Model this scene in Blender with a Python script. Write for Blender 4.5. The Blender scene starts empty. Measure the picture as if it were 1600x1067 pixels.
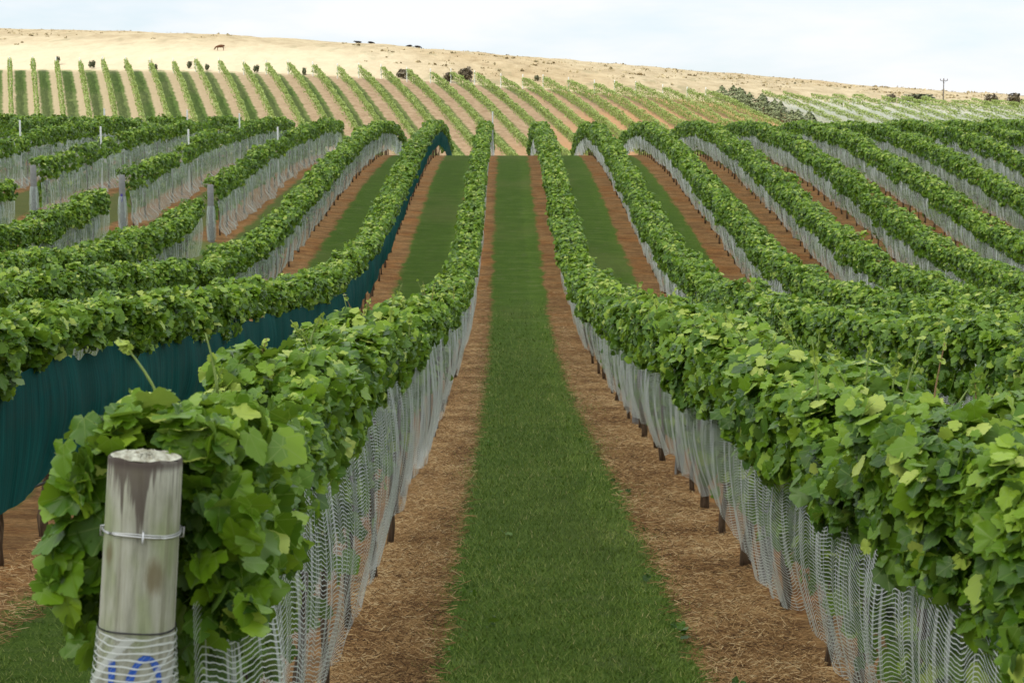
import bpy, bmesh, math, random
import numpy as np
from mathutils import Vector, Matrix

rng = np.random.default_rng(11)
random.seed(5)
S = bpy.context.scene
COL = S.collection
R = math.radians

# ------------------------------------------------------------------ helpers
def tag(o, label=None, cat=None, group=None, kind=None):
    if label: o['label'] = label
    if cat: o['category'] = cat
    if group: o['group'] = group
    if kind: o['kind'] = kind
    return o

def empty(name, loc=(0, 0, 0), rz=0.0):
    o = bpy.data.objects.new(name, None)
    o.location = loc
    o.rotation_euler = (0, 0, rz)
    o.empty_display_size = 0.2
    COL.objects.link(o)
    return o

def link(name, me, mat=None, parent=None, loc=None, rot=None):
    o = bpy.data.objects.new(name, me)
    if mat and not me.materials: me.materials.append(mat)
    COL.objects.link(o)
    if parent: o.parent = parent
    if loc is not None: o.location = loc
    if rot is not None: o.rotation_euler = rot
    return o

def mesh_np(name, V, F, smooth=False, **attrs):
    """V (n,3), F (m,k) all faces with k corners"""
    me = bpy.data.meshes.new(name)
    V = np.ascontiguousarray(V, dtype=np.float32); F = np.ascontiguousarray(F, dtype=np.int32)
    m, k = F.shape
    me.vertices.add(len(V)); me.vertices.foreach_set('co', V.ravel())
    me.loops.add(m * k); me.loops.foreach_set('vertex_index', F.ravel())
    me.polygons.add(m); me.polygons.foreach_set('loop_start', np.arange(0, m * k, k, dtype=np.int32))
    me.polygons.foreach_set('use_smooth', np.full(m, smooth, dtype=bool))
    for a, v in attrs.items():
        at = me.attributes.new(a, 'FLOAT', 'POINT')
        at.data.foreach_set('value', np.ascontiguousarray(v, dtype=np.float32))
    me.update(calc_edges=True)
    me.validate()
    return me

def hash1(i, seed):
    x = np.sin(i * 127.1 + seed * 311.7) * 43758.5453
    return x - np.floor(x)

def n1(x, seed=0):
    x = np.asarray(x, dtype=float)
    i = np.floor(x); f = x - i; f = f * f * (3 - 2 * f)
    return (hash1(i, seed) * (1 - f) + hash1(i + 1, seed) * f) * 2 - 1

def n2(x, y, seed=0):
    x = np.asarray(x, dtype=float); y = np.asarray(y, dtype=float)
    i = np.floor(x); j = np.floor(y); f = x - i; g = y - j
    f = f * f * (3 - 2 * f); g = g * g * (3 - 2 * g)
    h = lambda a, b: hash1(a + b * 57.31, seed)
    return ((h(i, j) * (1 - f) + h(i + 1, j) * f) * (1 - g) + (h(i, j + 1) * (1 - f) + h(i + 1, j + 1) * f) * g) * 2 - 1

def smooth01(x):
    x = np.clip(x, 0, 1)
    return x * x * (3 - 2 * x)

def hermite(xk, yk):
    xk = np.array(xk, float); yk = np.array(yk, float)
    d = np.diff(yk) / np.diff(xk)
    m = np.zeros(len(xk)); m[0] = d[0]; m[-1] = d[-1]
    h = np.diff(xk)
    m[1:-1] = (d[:-1] * h[1:] + d[1:] * h[:-1]) / (h[:-1] + h[1:])
    def f(x):
        x = np.asarray(x, float)
        k = np.clip(np.searchsorted(xk, x) - 1, 0, len(xk) - 2)
        H = xk[k + 1] - xk[k]; t = (x - xk[k]) / H
        inside = yk[k] * (1 + 2 * t) * (1 - t) ** 2 + m[k] * H * t * (1 - t) ** 2 + yk[k + 1] * t * t * (3 - 2 * t) + m[k + 1] * H * t * t * (t - 1)
        lo = yk[0] + m[0] * (x - xk[0]); hi = yk[-1] + m[-1] * (x - xk[-1])
        return np.where(t < 0, lo, np.where(t > 1, hi, inside))
    return f

# ------------------------------------------------------------------ camera model and terrain
FOC = 2700.0                      # focal length in photo pixels (1600 wide)
TH = math.atan(0.12)              # camera pitch below the horizontal
cT, sT = math.cos(TH), math.sin(TH)

def knot(y, Z):
    yc = (533 - y) / FOC * Z
    return Z * cT + yc * sT, -Z * sT + yc * cT

def sight(y):                     # height per metre of a sight line
    return np.tan(np.arctan((533 - np.asarray(y, float)) / FOC) - TH)

_k = [knot(*p) for p in ((1820, 3.95), (1067, 8.15), (893, 10.9), (800, 13.4), (633, 23.5), (480, 40.5), (400, 48.3), (320, 58.5), (262, 71), (243, 81))]
_k = [(-25, _k[0][1] + 0.8)] + _k + [(90, _k[-1][1] - 0.42), (100, _k[-1][1] - 1.7), (115, _k[-1][1] - 3.6)]
base = hermite([p[0] for p in _k], [p[1] for p in _k])
_kl = hermite([-10, 10, 20, 27, 36, 47, 60, 75, 100], [0, .045, .095, .08, .085, .11, .075, .02, 0])
_kr = hermite([-10, 10, 20, 30, 40, 47, 55, 66, 100], [-.03, -.055, -.055, -.045, -.045, -.047, -.022, 0, 0])
PVX = np.array([-600, 0, 300, 500, 650, 800, 1000, 1150, 1400, 1600, 2200])
PVY = np.array([104, 112, 114, 120, 128, 138, 152, 164, 175, 182, 188])
PCX = np.array([-600, 0, 200, 350, 500, 700, 900, 1100, 1300, 1470, 1600, 2200])
PCY = np.array([30, 45, 50, 58, 68, 80, 96, 112, 130, 146, 152, 185])
_pv, _pc = hermite(PVX, PVY), hermite(PCX, PCY)
YV, YC = 180.0, 520.0

def softpos(x, w=1.2):
    return 0.5 * (x + np.sqrt(x * x + w * w))

def hgt(X, Y):
    X = np.asarray(X, float); Y = np.asarray(Y, float)
    near = base(Y) + _kl(Y) * np.minimum(softpos(-X - 3), 14) + _kr(Y) * np.minimum(softpos(X - 2.4), 22)
    Ys = np.maximum(Y, 60.0)
    px = np.clip(790 + FOC * X / Ys, -600, 2200)
    pv, pc = _pv(px), _pc(px)
    K = [150.0, YV, 390.0, YC]
    Zk = [150 * sight(262) + 0 * px, YV * sight(pv), 390 * sight(pc + .40 * (pv - pc)), YC * sight(pc)]
    D = [(Zk[i + 1] - Zk[i]) / (K[i + 1] - K[i]) for i in range(3)]
    se = sight(pc) * 0.6
    M = [D[0], .5 * (D[0] + D[1]), .5 * (D[1] + D[2]), se]
    far = Zk[0] + D[0] * (Ys - K[0])
    for i in range(3):
        h_ = K[i + 1] - K[i]; t = (Ys - K[i]) / h_
        c = Zk[i] * (1 + 2 * t) * (1 - t) ** 2 + M[i] * h_ * t * (1 - t) ** 2 + Zk[i + 1] * t * t * (3 - 2 * t) + M[i + 1] * h_ * t * t * (t - 1)
        far = np.where((Ys >= K[i]) & (Ys < K[i + 1]), c, far)
    aft = np.maximum(Zk[3] + se * (Ys - YC) - 0.0009 * (Ys - YC) ** 2, -40)
    far = np.where(Ys >= YC, aft, far)
    w = smooth01((Y - 96) / 50)
    und = smooth01((Y - 182) / 40) * (n2(X * .12, Y * .06, 4) * .35 + n2(X * .5, Y * .25, 5) * .12)
    return near * (1 - w) + far * w + und

def H(x, y): return float(hgt(x, y))

def at(px, py, y0=100.0, y1=530.0):
    """where the sight line through a point of the picture meets the terrain"""
    s = float(sight(py))
    ys = np.linspace(y0, y1, 2400); xs = (px - 790) / FOC * ys
    below = np.nonzero(hgt(xs, ys) >= s * ys)[0]
    k = below[0] if len(below) else len(ys) - 1
    return float(xs[k]), float(ys[k]), float(hgt(xs[k], ys[k]))

# ------------------------------------------------------------------ node helpers
class NT:
    def __init__(s, name):
        s.m = bpy.data.materials.new(name); s.m.use_nodes = True
        s.t = s.m.node_tree; s.t.nodes.clear()
        s.out = s.t.nodes.new('ShaderNodeOutputMaterial')
    def n(s, typ, ins=None, **props):
        nd = s.t.nodes.new('ShaderNode' + typ)
        for k, v in props.items(): setattr(nd, k, v)
        for k, v in (ins or {}).items():
            if hasattr(v, 'is_output') or isinstance(v, bpy.types.NodeSocket): s.t.links.new(v, nd.inputs[k])
            else: nd.inputs[k].default_value = v
        return nd
    def math(s, op, a, b=0.0, c=0.0, clamp=False):
        return s.n('Math', {0: a, 1: b, 2: c}, operation=op, use_clamp=clamp).outputs[0]
    def noise(s, vec, scale, detail=3, rough=.55, dim='3D', dist=0.0):
        return s.n('TexNoise', {'Vector': vec, 'Scale': scale, 'Detail': detail, 'Roughness': rough, 'Distortion': dist}).outputs[0]
    def scale(s, vec, v):
        return s.n('VectorMath', {0: vec, 1: v}, operation='MULTIPLY').outputs[0]
    def ramp(s, fac, stops, interp='LINEAR'):
        nd = s.n('ValToRGB', {0: fac}); cr = nd.color_ramp; cr.interpolation = interp
        while len(cr.elements) < len(stops): cr.elements.new(0.5)
        for e, (p, c) in zip(cr.elements, stops):
            e.position = p; e.color = (c, c, c, 1) if isinstance(c, (int, float)) else tuple(c) + (1,)
        return nd.outputs[0]
    def mix(s, f, a, b, mode='MIX'):
        nd = s.n('Mix', data_type='RGBA', blend_type=mode)
        for i, v in ((0, f), (6, a), (7, b)):
            if isinstance(v, bpy.types.NodeSocket): s.t.links.new(v, nd.inputs[i])
            else: nd.inputs[i].default_value = v if i == 0 else tuple(v) + (1,)
        return nd.outputs[2]
    def step(s, v, lo, hi):
        return s.n('MapRange', {0: v, 1: lo, 2: hi, 3: 0.0, 4: 1.0}, interpolation_type='SMOOTHSTEP').outputs[0]
    def bump(s, h, strength, dist):
        return s.n('Bump', {'Height': h, 'Strength': strength, 'Distance': dist}).outputs[0]
    def pbsdf(s, col, rough=.8, spec=.3, normal=None, **kw):
        ins = {'Base Color': col if isinstance(col, bpy.types.NodeSocket) else tuple(col) + (1,), 'Roughness': rough, 'Specular IOR Level': spec}
        if normal is not None: ins['Normal'] = normal
        ins.update(kw)
        return s.n('BsdfPrincipled', ins).outputs[0]
    def end(s, sh):
        s.t.links.new(sh, s.out.inputs[0]); return s.m

def mat_leaf(name, ramp, back, trans=.27, rough=.42, veins=True, transcol=(.24, .36, .03)):
    N = NT(name)
    tint = N.n('Attribute', attribute_name='tint').outputs['Fac']
    col = N.ramp(tint, ramp)
    nrm = None
    if veins:
        lu = N.n('Attribute', attribute_name='lu').outputs['Fac']
        lv = N.n('Attribute', attribute_name='lv').outputs['Fac']
        r = N.math('SQRT', N.math('ADD', N.math('MULTIPLY', lu, lu), N.math('MULTIPLY', lv, lv)))
        ang = N.math('ARCTAN2', lu, lv)
        d = N.math('MULTIPLY', N.math('ABSOLUTE', N.math('SINE', N.math('MULTIPLY', ang, 3.6))), r)
        v = N.step(d, 0.075, 0.02)
        col = N.mix(N.math('MULTIPLY', v, .5), col, (.24, .33, .08))
    geo = N.n('NewGeometry')
    pos = geo.outputs['Position']
    bl = N.noise(pos, 38, 2)
    col = N.mix(N.math('MULTIPLY', bl, .35), col, N.mix(1.0, col, (.62, .7, .5), 'MULTIPLY'))
    col2 = N.mix(geo.outputs['Backfacing'], col, back)
    p = N.pbsdf(col2, rough, .25)
    t = N.n('BsdfTranslucent', {'Color': N.mix(.6, col, transcol)}).outputs[0]
    return N.end(N.n('MixShader', {0: trans, 1: p, 2: t}).outputs[0])

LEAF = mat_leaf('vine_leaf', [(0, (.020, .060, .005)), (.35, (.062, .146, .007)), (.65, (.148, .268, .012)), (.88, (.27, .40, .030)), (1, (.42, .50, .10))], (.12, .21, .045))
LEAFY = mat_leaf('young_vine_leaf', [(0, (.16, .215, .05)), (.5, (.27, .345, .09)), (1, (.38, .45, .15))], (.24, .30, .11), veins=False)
SHRUBM = mat_leaf('shrub_leaf', [(0, (.06, .075, .035)), (.5, (.11, .12, .06)), (1, (.17, .17, .095))], (.05, .06, .03), trans=.12, veins=False, transcol=(.06, .08, .03))
RUSTM = mat_leaf('bronze_shrub_leaf', [(0, (.06, .045, .028)), (.5, (.11, .085, .05)), (1, (.15, .125, .075))], (.07, .06, .04), trans=.12, veins=False, transcol=(.08, .06, .03))
CONM = mat_leaf('conifer_needles', [(0, (.11, .14, .065)), (.5, (.19, .22, .105)), (1, (.27, .29, .15))], (.09, .11, .06), trans=.12, veins=False, transcol=(.07, .10, .04))

def mat_bark():
    N = NT('vine_bark')
    c = N.n('TexCoord').outputs['Object']
    a = N.noise(N.scale(c, (60, 60, 9)), 1, 4)
    col = N.ramp(a, [(.3, (.05, .033, .02)), (.6, (.125, .082, .05)), (.8, (.20, .145, .095))])
    return N.end(N.pbsdf(col, .9, .2, N.bump(a, .8, .01)))
BARK = mat_bark()

def mat_net(name, col, pitch=.0165, fill=.24, vfill=.05, lo=.0, sf=17, sk=.55):
    N = NT(name)
    u = N.n('Attribute', attribute_name='nu').outputs['Fac']
    v = N.n('Attribute', attribute_name='nv').outputs['Fac']
    pos = N.n('NewGeometry').outputs['Position']
    cmb = N.n('CombineXYZ', {0: u, 1: v, 2: 0.0}).outputs[0]
    w = N.math('MULTIPLY', N.math('SUBTRACT', N.noise(cmb, 5.0, 2), .5), .045)
    fv = N.math('FRACT', N.math('DIVIDE', N.math('ADD', v, w), pitch))
    fu = N.math('FRACT', N.math('DIVIDE', N.math('ADD', u, w), pitch * 1.1))
    irr = N.math('ADD', N.math('MULTIPLY', N.noise(N.scale(cmb, (3, 60, 1)), 1, 2), .22), N.math('MULTIPLY', N.math('SUBTRACT', N.noise(N.scale(cmb, (2.6, 2.2, 1)), 1, 3, .6), .5), .34))
    hs = N.math('LESS_THAN', fv, N.math('ADD', fill - .11, irr))
    vs = N.math('LESS_THAN', fu, vfill)
    streak = N.noise(N.scale(cmb, (sf, .9, 1)), 1, 3, .65, dist=.8)
    st = N.math('MULTIPLY', N.step(streak, .52, .59), sk)
    al = N.math('MAXIMUM', N.math('MAXIMUM', hs, N.math('MULTIPLY', vs, .55)), N.math('ADD', st, lo), clamp=True)
    al = N.math('MINIMUM', al, .93)
    c2 = N.mix(N.noise(N.scale(cmb, (9, 2, 1)), 1, 3), tuple(x * .72 for x in col), col)
    d = N.n('BsdfDiffuse', {'Color': c2}).outputs[0]
    t = N.n('BsdfTranslucent', {'Color': c2}).outputs[0]
    m = N.n('MixShader', {0: .35, 1: d, 2: t}).outputs[0]
    tr = N.n('BsdfTransparent').outputs[0]
    return N.end(N.n('MixShader', {0: al, 1: tr, 2: m}).outputs[0])
NETM = mat_net('white_bird_net', (.84, .88, .86))
NETF = mat_net('streaky_bird_net', (.88, .92, .90), fill=.30, lo=.08, sf=9, sk=.85)
NETG = mat_net('grey_bird_net', (.62, .69, .65), fill=.27, lo=.08, sf=8, sk=.7)
NETB = mat_net('bright_bird_net', (.62, .66, .62), fill=.40, lo=.16, sf=3)

def mat_teal():
    N = NT('teal_net')
    u = N.n('Attribute', attribute_name='nu').outputs['Fac']
    v = N.n('Attribute', attribute_name='nv').outputs['Fac']
    cmb = N.n('CombineXYZ', {0: u, 1: v, 2: 0.0}).outputs[0]
    s = N.noise(N.scale(cmb, (22, .9, 1)), 1, 4, .6)
    big = N.noise(N.scale(cmb, (.45, .3, 1)), 1, 2)
    col = N.ramp(s, [(.3, (.002, .044, .040)), (.6, (.005, .100, .092)), (.78, (.014, .19, .17))])
    col = N.mix(N.step(big, .45, .7), N.mix(1.0, col, (.7, .72, .75), 'MULTIPLY'), col)
    p = N.pbsdf(col, .8, .1, N.bump(s, .4, .02))
    t = N.n('BsdfTranslucent', {'Color': (.01, .12, .12, 1)}).outputs[0]
    m = N.n('MixShader', {0: .2, 1: p, 2: t}).outputs[0]
    wv = N.math('LESS_THAN', N.math('FRACT', N.math('DIVIDE', v, .006)), .1)
    return N.end(N.n('MixShader', {0: N.math('MULTIPLY', wv, .15), 1: m, 2: N.n('BsdfTransparent').outputs[0]}).outputs[0])
TEAL = mat_teal()

def simple(name, col, rough=.7, spec=.3, var=.25, sc=30, metal=0.0):
    N = NT(name)
    c = N.n('TexCoord').outputs['Object']
    a = N.noise(c, sc, 3)
    cc = N.mix(a, tuple(x * (1 - var) for x in col), tuple(min(1, x * (1 + var)) for x in col))
    return N.end(N.pbsdf(cc, rough, spec, N.bump(a, .2, .005), Metallic=metal))
WIREM = simple('galvanised_wire', (.55, .56, .56), .45, .5, metal=.6)
BLACKP = simple('black_polythene', (.015, .015, .016), .4, .5)
PAINTB = simple('blue_paint', (.03, .10, .42), .7, .2, .35, 60)
POSTM2 = simple('grey_timber', (.21, .21, .20), .85, .2, .3, 20)
WHITEP = simple('pale_steel_post', (.62, .63, .60), .5, .4, .15)
SHOOTM = simple('green_shoot', (.20, .27, .07), .6, .3)
BROWNSH = simple('ripe_cane', (.24, .15, .07), .7, .3)
COWB = simple('brown_hide', (.11, .05, .025), .85, .1, .3, 3)
COWK = simple('black_hide', (.014, .012, .012), .8, .15, .3, 3)
POLEM = simple('dark_pole_timber', (.12, .11, .10), .9, .2, .3, 6)
PORC = simple('brown_porcelain', (.10, .07, .06), .3, .5)

def mat_post():
    N = NT('weathered_post_timber')
    c = N.n('TexCoord').outputs['Object']
    sep = N.n('SeparateXYZ', {0: c})
    z = sep.outputs[2]
    grain = N.noise(N.scale(c, (55, 55, 5.0)), 1, 8, .75)
    blot = N.noise(N.scale(c, (10, 10, 4)), 1, 3)
    col = N.ramp(grain, [(.28, (.22, .22, .17)), (.5, (.355, .355, .285)), (.75, (.46, .46, .385))])
    col = N.mix(N.step(blot, .48, .7), col, N.mix(1.0, col, (.72, .80, .58), 'MULTIPLY'))
    fl = N.math('MULTIPLY', N.math('SUBTRACT', N.noise(N.scale(c, (17, 17, 1.1)), 1, 4, .7), .5), 1.25)
    st = N.step(N.math('ADD', z, fl), 1.53, 1.62)
    col = N.mix(N.math('MULTIPLY', st, .85), col, (.075, .055, .045))
    rim = N.step(z, 1.592, 1.612)
    col = N.mix(N.math('MULTIPLY', rim, .8), col, (.06, .045, .038))
    for (kx, ky, kz, rx, rz_) in ((.052, -.075, 1.355, .022, .042), (-.055, -.055, 1.40, .012, .028)):
        dv = N.n('VectorMath', {0: N.n('VectorMath', {0: c, 1: (kx, ky, kz)}, operation='SUBTRACT').outputs[0], 1: (1 / rx, 1 / rx, 1 / rz_)}, operation='MULTIPLY').outputs[0]
        ln = N.n('VectorMath', {0: dv}, operation='LENGTH').outputs['Value']
        ln = N.math('ADD', ln, N.math('MULTIPLY', N.math('SUBTRACT', grain, .5), 1.2))
        col = N.mix(N.math('MULTIPLY', N.step(ln, 1.5, .5), .8), col, (.15, .12, .06))
    crack = N.step(N.noise(N.scale(c, (46, 46, .9)), 1, 2, .4), .36, .30)
    col = N.mix(N.math('MULTIPLY', crack, .45), col, (.16, .15, .10))
    return N.end(N.pbsdf(col, .88, .2, N.bump(grain, .5, .008)))
POSTM = mat_post()

def mat_endgrain():
    N = NT('post_end_grain')
    c = N.n('TexCoord').outputs['Object']
    a = N.noise(c, 45, 4)
    col = N.ramp(a, [(.35, (.22, .20, .14)), (.6, (.5, .5, .40)), (.75, (.62, .62, .52))])
    return N.end(N.pbsdf(col, .95, .1, N.bump(a, 1, .01)))
ENDG = mat_endgrain()

ROW0, SP = 0.31, 2.4              # centre of the middle aisle, row spacing

def straw_cols(N, pos):
    a = N.noise(N.scale(pos, (5, 16, 5)), 3.2, 6, .72, dist=.8)
    b = N.noise(pos, .9, 4, .6)
    d = N.noise(N.scale(pos, (9, 34, 9)), 3.0, 3, .7)
    e = N.noise(N.scale(pos, (1.1, 3.2, 0)), 1, 5, .7)
    col = N.ramp(a, [(.28, (.056, .029, .011)), (.44, (.170, .088, .033)), (.58, (.29, .165, .066)), (.76, (.45, .29, .135))])
    col = N.mix(N.step(b, .44, .66), col, N.mix(1.0, col, (1.0, .80, .60), 'MULTIPLY'))
    col = N.mix(N.step(e, .40, .60), N.mix(1.0, col, (.74, .70, .66), 'MULTIPLY'), N.mix(1.0, col, (1.30, 1.30, 1.26), 'MULTIPLY'))
    col = N.mix(N.math('MULTIPLY', N.step(d, .52, .70), .7), col, (.38, .25, .115))
    return col, a

def mat_near_ground():
    N = NT('vineyard_floor')
    pos = N.n('NewGeometry').outputs['Position']
    sep = N.n('SeparateXYZ', {0: pos}); X, Y = sep.outputs[0], sep.outputs[1]
    cell = N.math('FLOORED_MODULO', N.math('ADD', X, SP / 2 - ROW0), SP)
    d = N.math('ABSOLUTE', N.math('SUBTRACT', cell, SP / 2))
    wob = N.math('MULTIPLY', N.math('SUBTRACT', N.noise(N.scale(pos, (1, .6, 0)), 1.7, 5, .7), .5), .55)
    wob2 = N.math('MULTIPLY', N.math('SUBTRACT', N.noise(pos, 22, 2), .5), .25)
    g = N.step(N.math('ADD', N.math('ADD', d, wob), wob2), .74, .60)
    straw, sa = straw_cols(N, pos)
    fine = N.noise(N.scale(pos, (1, .45, 1)), 70, 4, .7)
    mid = N.noise(pos, 3.0, 4, .6)
    gc = N.ramp(fine, [(.3, (.042, .086, .009)), (.5, (.082, .148, .016)), (.72, (.145, .210, .032))])
    gc = N.mix(N.step(mid, .54, .74), gc, (.12, .16, .045))
    lo = N.noise(N.scale(pos, (.25, .12, 0)), 1, 3)
    mow = N.noise(N.scale(pos, (.9, 4.2, 0)), 1, 4, .65)
    gc = N.mix(N.step(mow, .42, .62), N.mix(1.0, gc, (.76, .80, .72), 'MULTIPLY'), gc)
    gc = N.mix(N.math('MULTIPLY', N.step(mow, .58, .70), .5), gc, (.13, .17, .05))
    gc = N.mix(N.math('MULTIPLY', N.step(lo, .5, .7), .35), gc, (.15, .16, .05))
    # left block: olive, half dry grass
    lft = N.step(X, -5.5, -9.5)
    gc = N.mix(N.math('MULTIPLY', lft, .75), gc, N.mix(mid, (.17, .15, .055), (.10, .12, .035)))
    trk = N.math('MULTIPLY', N.math('MULTIPLY', N.step(Y, 43.6, 44.6), N.step(Y, 47.6, 46.8)), N.step(X, -6.6, -7.2))
    g = N.math('MAXIMUM', g, trk)
    col = N.mix(g, straw, gc)
    h = N.math('ADD', N.math('MULTIPLY', sa, 1.0), N.math('MULTIPLY', fine, .6))
    return N.end(N.pbsdf(col, .95, .12, N.bump(h, .7, .03)))

FD = -0.283                        # plan direction of the far rows: dX/dY
FX0 = -51.0
def mat_far_ground():
    N = NT('far_slope_soil')
    pos = N.n('NewGeometry').outputs['Position']
    sep = N.n('SeparateXYZ', {0: pos}); X, Y = sep.outputs[0], sep.outputs[1]
    w = N.math('SUBTRACT', N.math('SUBTRACT', X, N.math('MULTIPLY', N.math('SUBTRACT', Y, 180.0), FD)), FX0)
    cell = N.math('FLOORED_MODULO', w, SP)
    big = N.noise(N.scale(pos, (.05, .05, 0)), 1, 3)
    fine = N.noise(pos, 1.6, 5, .7)
    wob = N.math('MULTIPLY', N.math('SUBTRACT', fine, .5), .7)
    g = N.math('MULTIPLY', N.step(N.math('ADD', cell, wob), .35, .6), N.step(N.math('ADD', cell, wob), 1.75, 1.5))
    dens = N.math('ADD', N.math('MULTIPLY', N.step(X, 30, -12), .9), N.math('MULTIPLY', N.step(big, .48, .62), .3), clamp=True)
    g = N.math('MULTIPLY', g, dens)
    soil = N.ramp(fine, [(.3, (.20, .135, .080)), (.55, (.285, .205, .130)), (.75, (.35, .27, .18))])
    soil = N.mix(N.step(N.math('ADD', N.math('MULTIPLY', X, .02), big), .45, .85), soil, (.34, .20, .105))
    soil = N.mix(N.step(X, -10, -45), soil, (.33, .27, .17))
    gr = N.ramp(fine, [(.3, (.050, .085, .018)), (.7, (.09, .13, .032))])
    col = N.mix(g, soil, gr)
    col = N.mix(N.step(w, SP * 32.0, SP * 32.4), col, N.mix(fine, (.16, .17, .07), (.26, .24, .12)))
    dry = N.step(N.math('ADD', Y, N.math('MULTIPLY', N.math('SUBTRACT', fine, .5), 4)), 180.0, 182.5)
    col = N.mix(dry, col, (.47, .395, .26))
    return N.end(N.pbsdf(col, .95, .1, N.bump(fine, .5, .1)))

def mat_hill():
    N = NT('dry_hill_grass')
    pos = N.n('NewGeometry').outputs['Position']
    a = N.noise(N.scale(pos, (.5, .16, .5)), 1, 6, .72)
    b = N.noise(N.scale(pos, (.02, .008, 0)), 1, 4)
    s = N.noise(N.scale(pos, (.45, .11, .3)), 1, 3, .55)
    col = N.ramp(a, [(.34, (.27, .212, .125)), (.50, (.35, .285, .178)), (.66, (.41, .345, .225))])
    col = N.mix(N.step(b, .45, .65), col, N.mix(1.0, col, (.92, .85, .76), 'MULTIPLY'))
    col = N.mix(N.math('MULTIPLY', N.step(s, .58, .68), .7), col, (.22, .19, .105))
    sep = N.n('SeparateXYZ', {0: pos})
    pale = N.math('MULTIPLY', N.step(sep.outputs[1], 225, 195), N.step(sep.outputs[0], 0, -25))
    col = N.mix(N.math('MULTIPLY', pale, .6), col, (.54, .47, .33))
    return N.end(N.pbsdf(col, .95, .1, N.bump(a, .6, .3)))

def grid_obj(name, xs, ys, mat):
    Xg, Yg = np.meshgrid(xs, ys)
    Z = hgt(Xg, Yg)
    nx, ny = len(xs), len(ys)
    V = np.stack([Xg, Yg, Z], -1).reshape(-1, 3)
    i = np.arange(nx * ny).reshape(ny, nx)
    F = np.stack([i[:-1, :-1], i[:-1, 1:], i[1:, 1:], i[1:, :-1]], -1).reshape(-1, 4)
    o = link(name, mesh_np(name, V, F, True), mat)
    tag(o, kind='structure')
    return o

XS = np.unique(np.concatenate([np.linspace(-520, -70, 90), np.linspace(-70, 70, 200), np.linspace(70, 520, 90)]))
grid_obj('vineyard_ground', XS, np.concatenate([np.arange(-25, 100, .5), np.arange(100, 118.1, 1.5)]), mat_near_ground())
grid_obj('far_slope_ground', XS, np.arange(118, 182.1, 1.0), mat_far_ground())
grid_obj('dry_grass_hill', XS, np.concatenate([np.arange(182, 300, 1.0), np.arange(300, 540, 2.0), np.linspace(540, 900, 60)]), mat_hill())

# ------------------------------------------------------------------ leaves
def outline(pts):                                    # right half outline -> full fan template
    left = [(-x, y) for x, y in reversed(pts) if x > 1e-6]
    return pts + left
_near = outline([(0, .05), (.12, -.13), (.24, -.10), (.33, -.13), (.43, .0), (.54, .10), (.53, .22), (.45, .28), (.54, .37), (.56, .50), (.46, .58), (.42, .66), (.32, .65), (.31, .76), (.19, .83), (.11, .93), (0, .99)])
_mid = outline([(0, .02), (.30, -.10), (.52, .22), (.46, .5), (.26, .72), (0, .98)])
_far = [(-.34, -.06), (.34, -.06), (.52, .40), (.0, .98), (-.52, .40)]
def fan(pts, cz):
    V = [(0, .34, 0)] + [(x, y, cz(x, y)) for x, y in pts]
    n = len(pts)
    F = [(0, 1 + k, 1 + (k + 1) % n) for k in range(n)]
    return np.array(V, float) , np.array(F)
_cz = lambda x, y: .17 * abs(x) - .34 * max(0, y - .45) ** 2 - .30 * x * x + .06 * math.sin(9 * y + 5 * x)
TPL = [fan(_near, _cz), fan(_mid, _cz), (np.array([(x, y, .2 * abs(x) - .15 * y * y) for x, y in _far]), np.array([(0, 1, 2), (0, 2, 4), (4, 2, 3)]))]

def unit(v): return v / np.maximum(np.linalg.norm(v, axis=-1, keepdims=True), 1e-9)

def leaf_geom(P, nrm, tip, size, tint, lod):
    T, F = TPL[lod]
    n = unit(nrm); t = unit(tip - n * np.sum(tip * n, -1, keepdims=True)); b = np.cross(t, n)
    N, K = len(P), len(T)
    cx = (.75 + .5 * rng.random(N))[:, None, None]
    curl = (rng.random(N) * 2.2 - .35)[:, None, None]
    V = P[:, None] + size[:, None, None] * (T[None, :, 0:1] * cx * b[:, None] + (T[None, :, 1:2] - .3) * t[:, None] + T[None, :, 2:3] * curl * n[:, None])
    Fi = (np.arange(N) * K)[:, None, None] + F[None]
    return V.reshape(-1, 3), Fi.reshape(-1, 3), np.repeat(tint, K), np.tile(T[:, 0], N), np.tile(T[:, 1], N)

def join_geo(parts):
    off = 0; V, F, A, B, C = [], [], [], [], []
    for p in parts:
        V.append(p[0]); F.append(p[1] + off); A.append(p[2]); B.append(p[3]); C.append(p[4]); off += len(p[0])
    return np.concatenate(V), np.concatenate(F), np.concatenate(A), np.concatenate(B), np.concatenate(C)

def dens_of(d):  return np.interp(d, [4, 8, 20, 40, 60, 95], [1900, 1750, 1350, 880, 610, 465])
def size_of(d):  return np.interp(d, [4, 12, 20, 40, 60, 95], [.080, .082, .085, .092, .106, .120])

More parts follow.
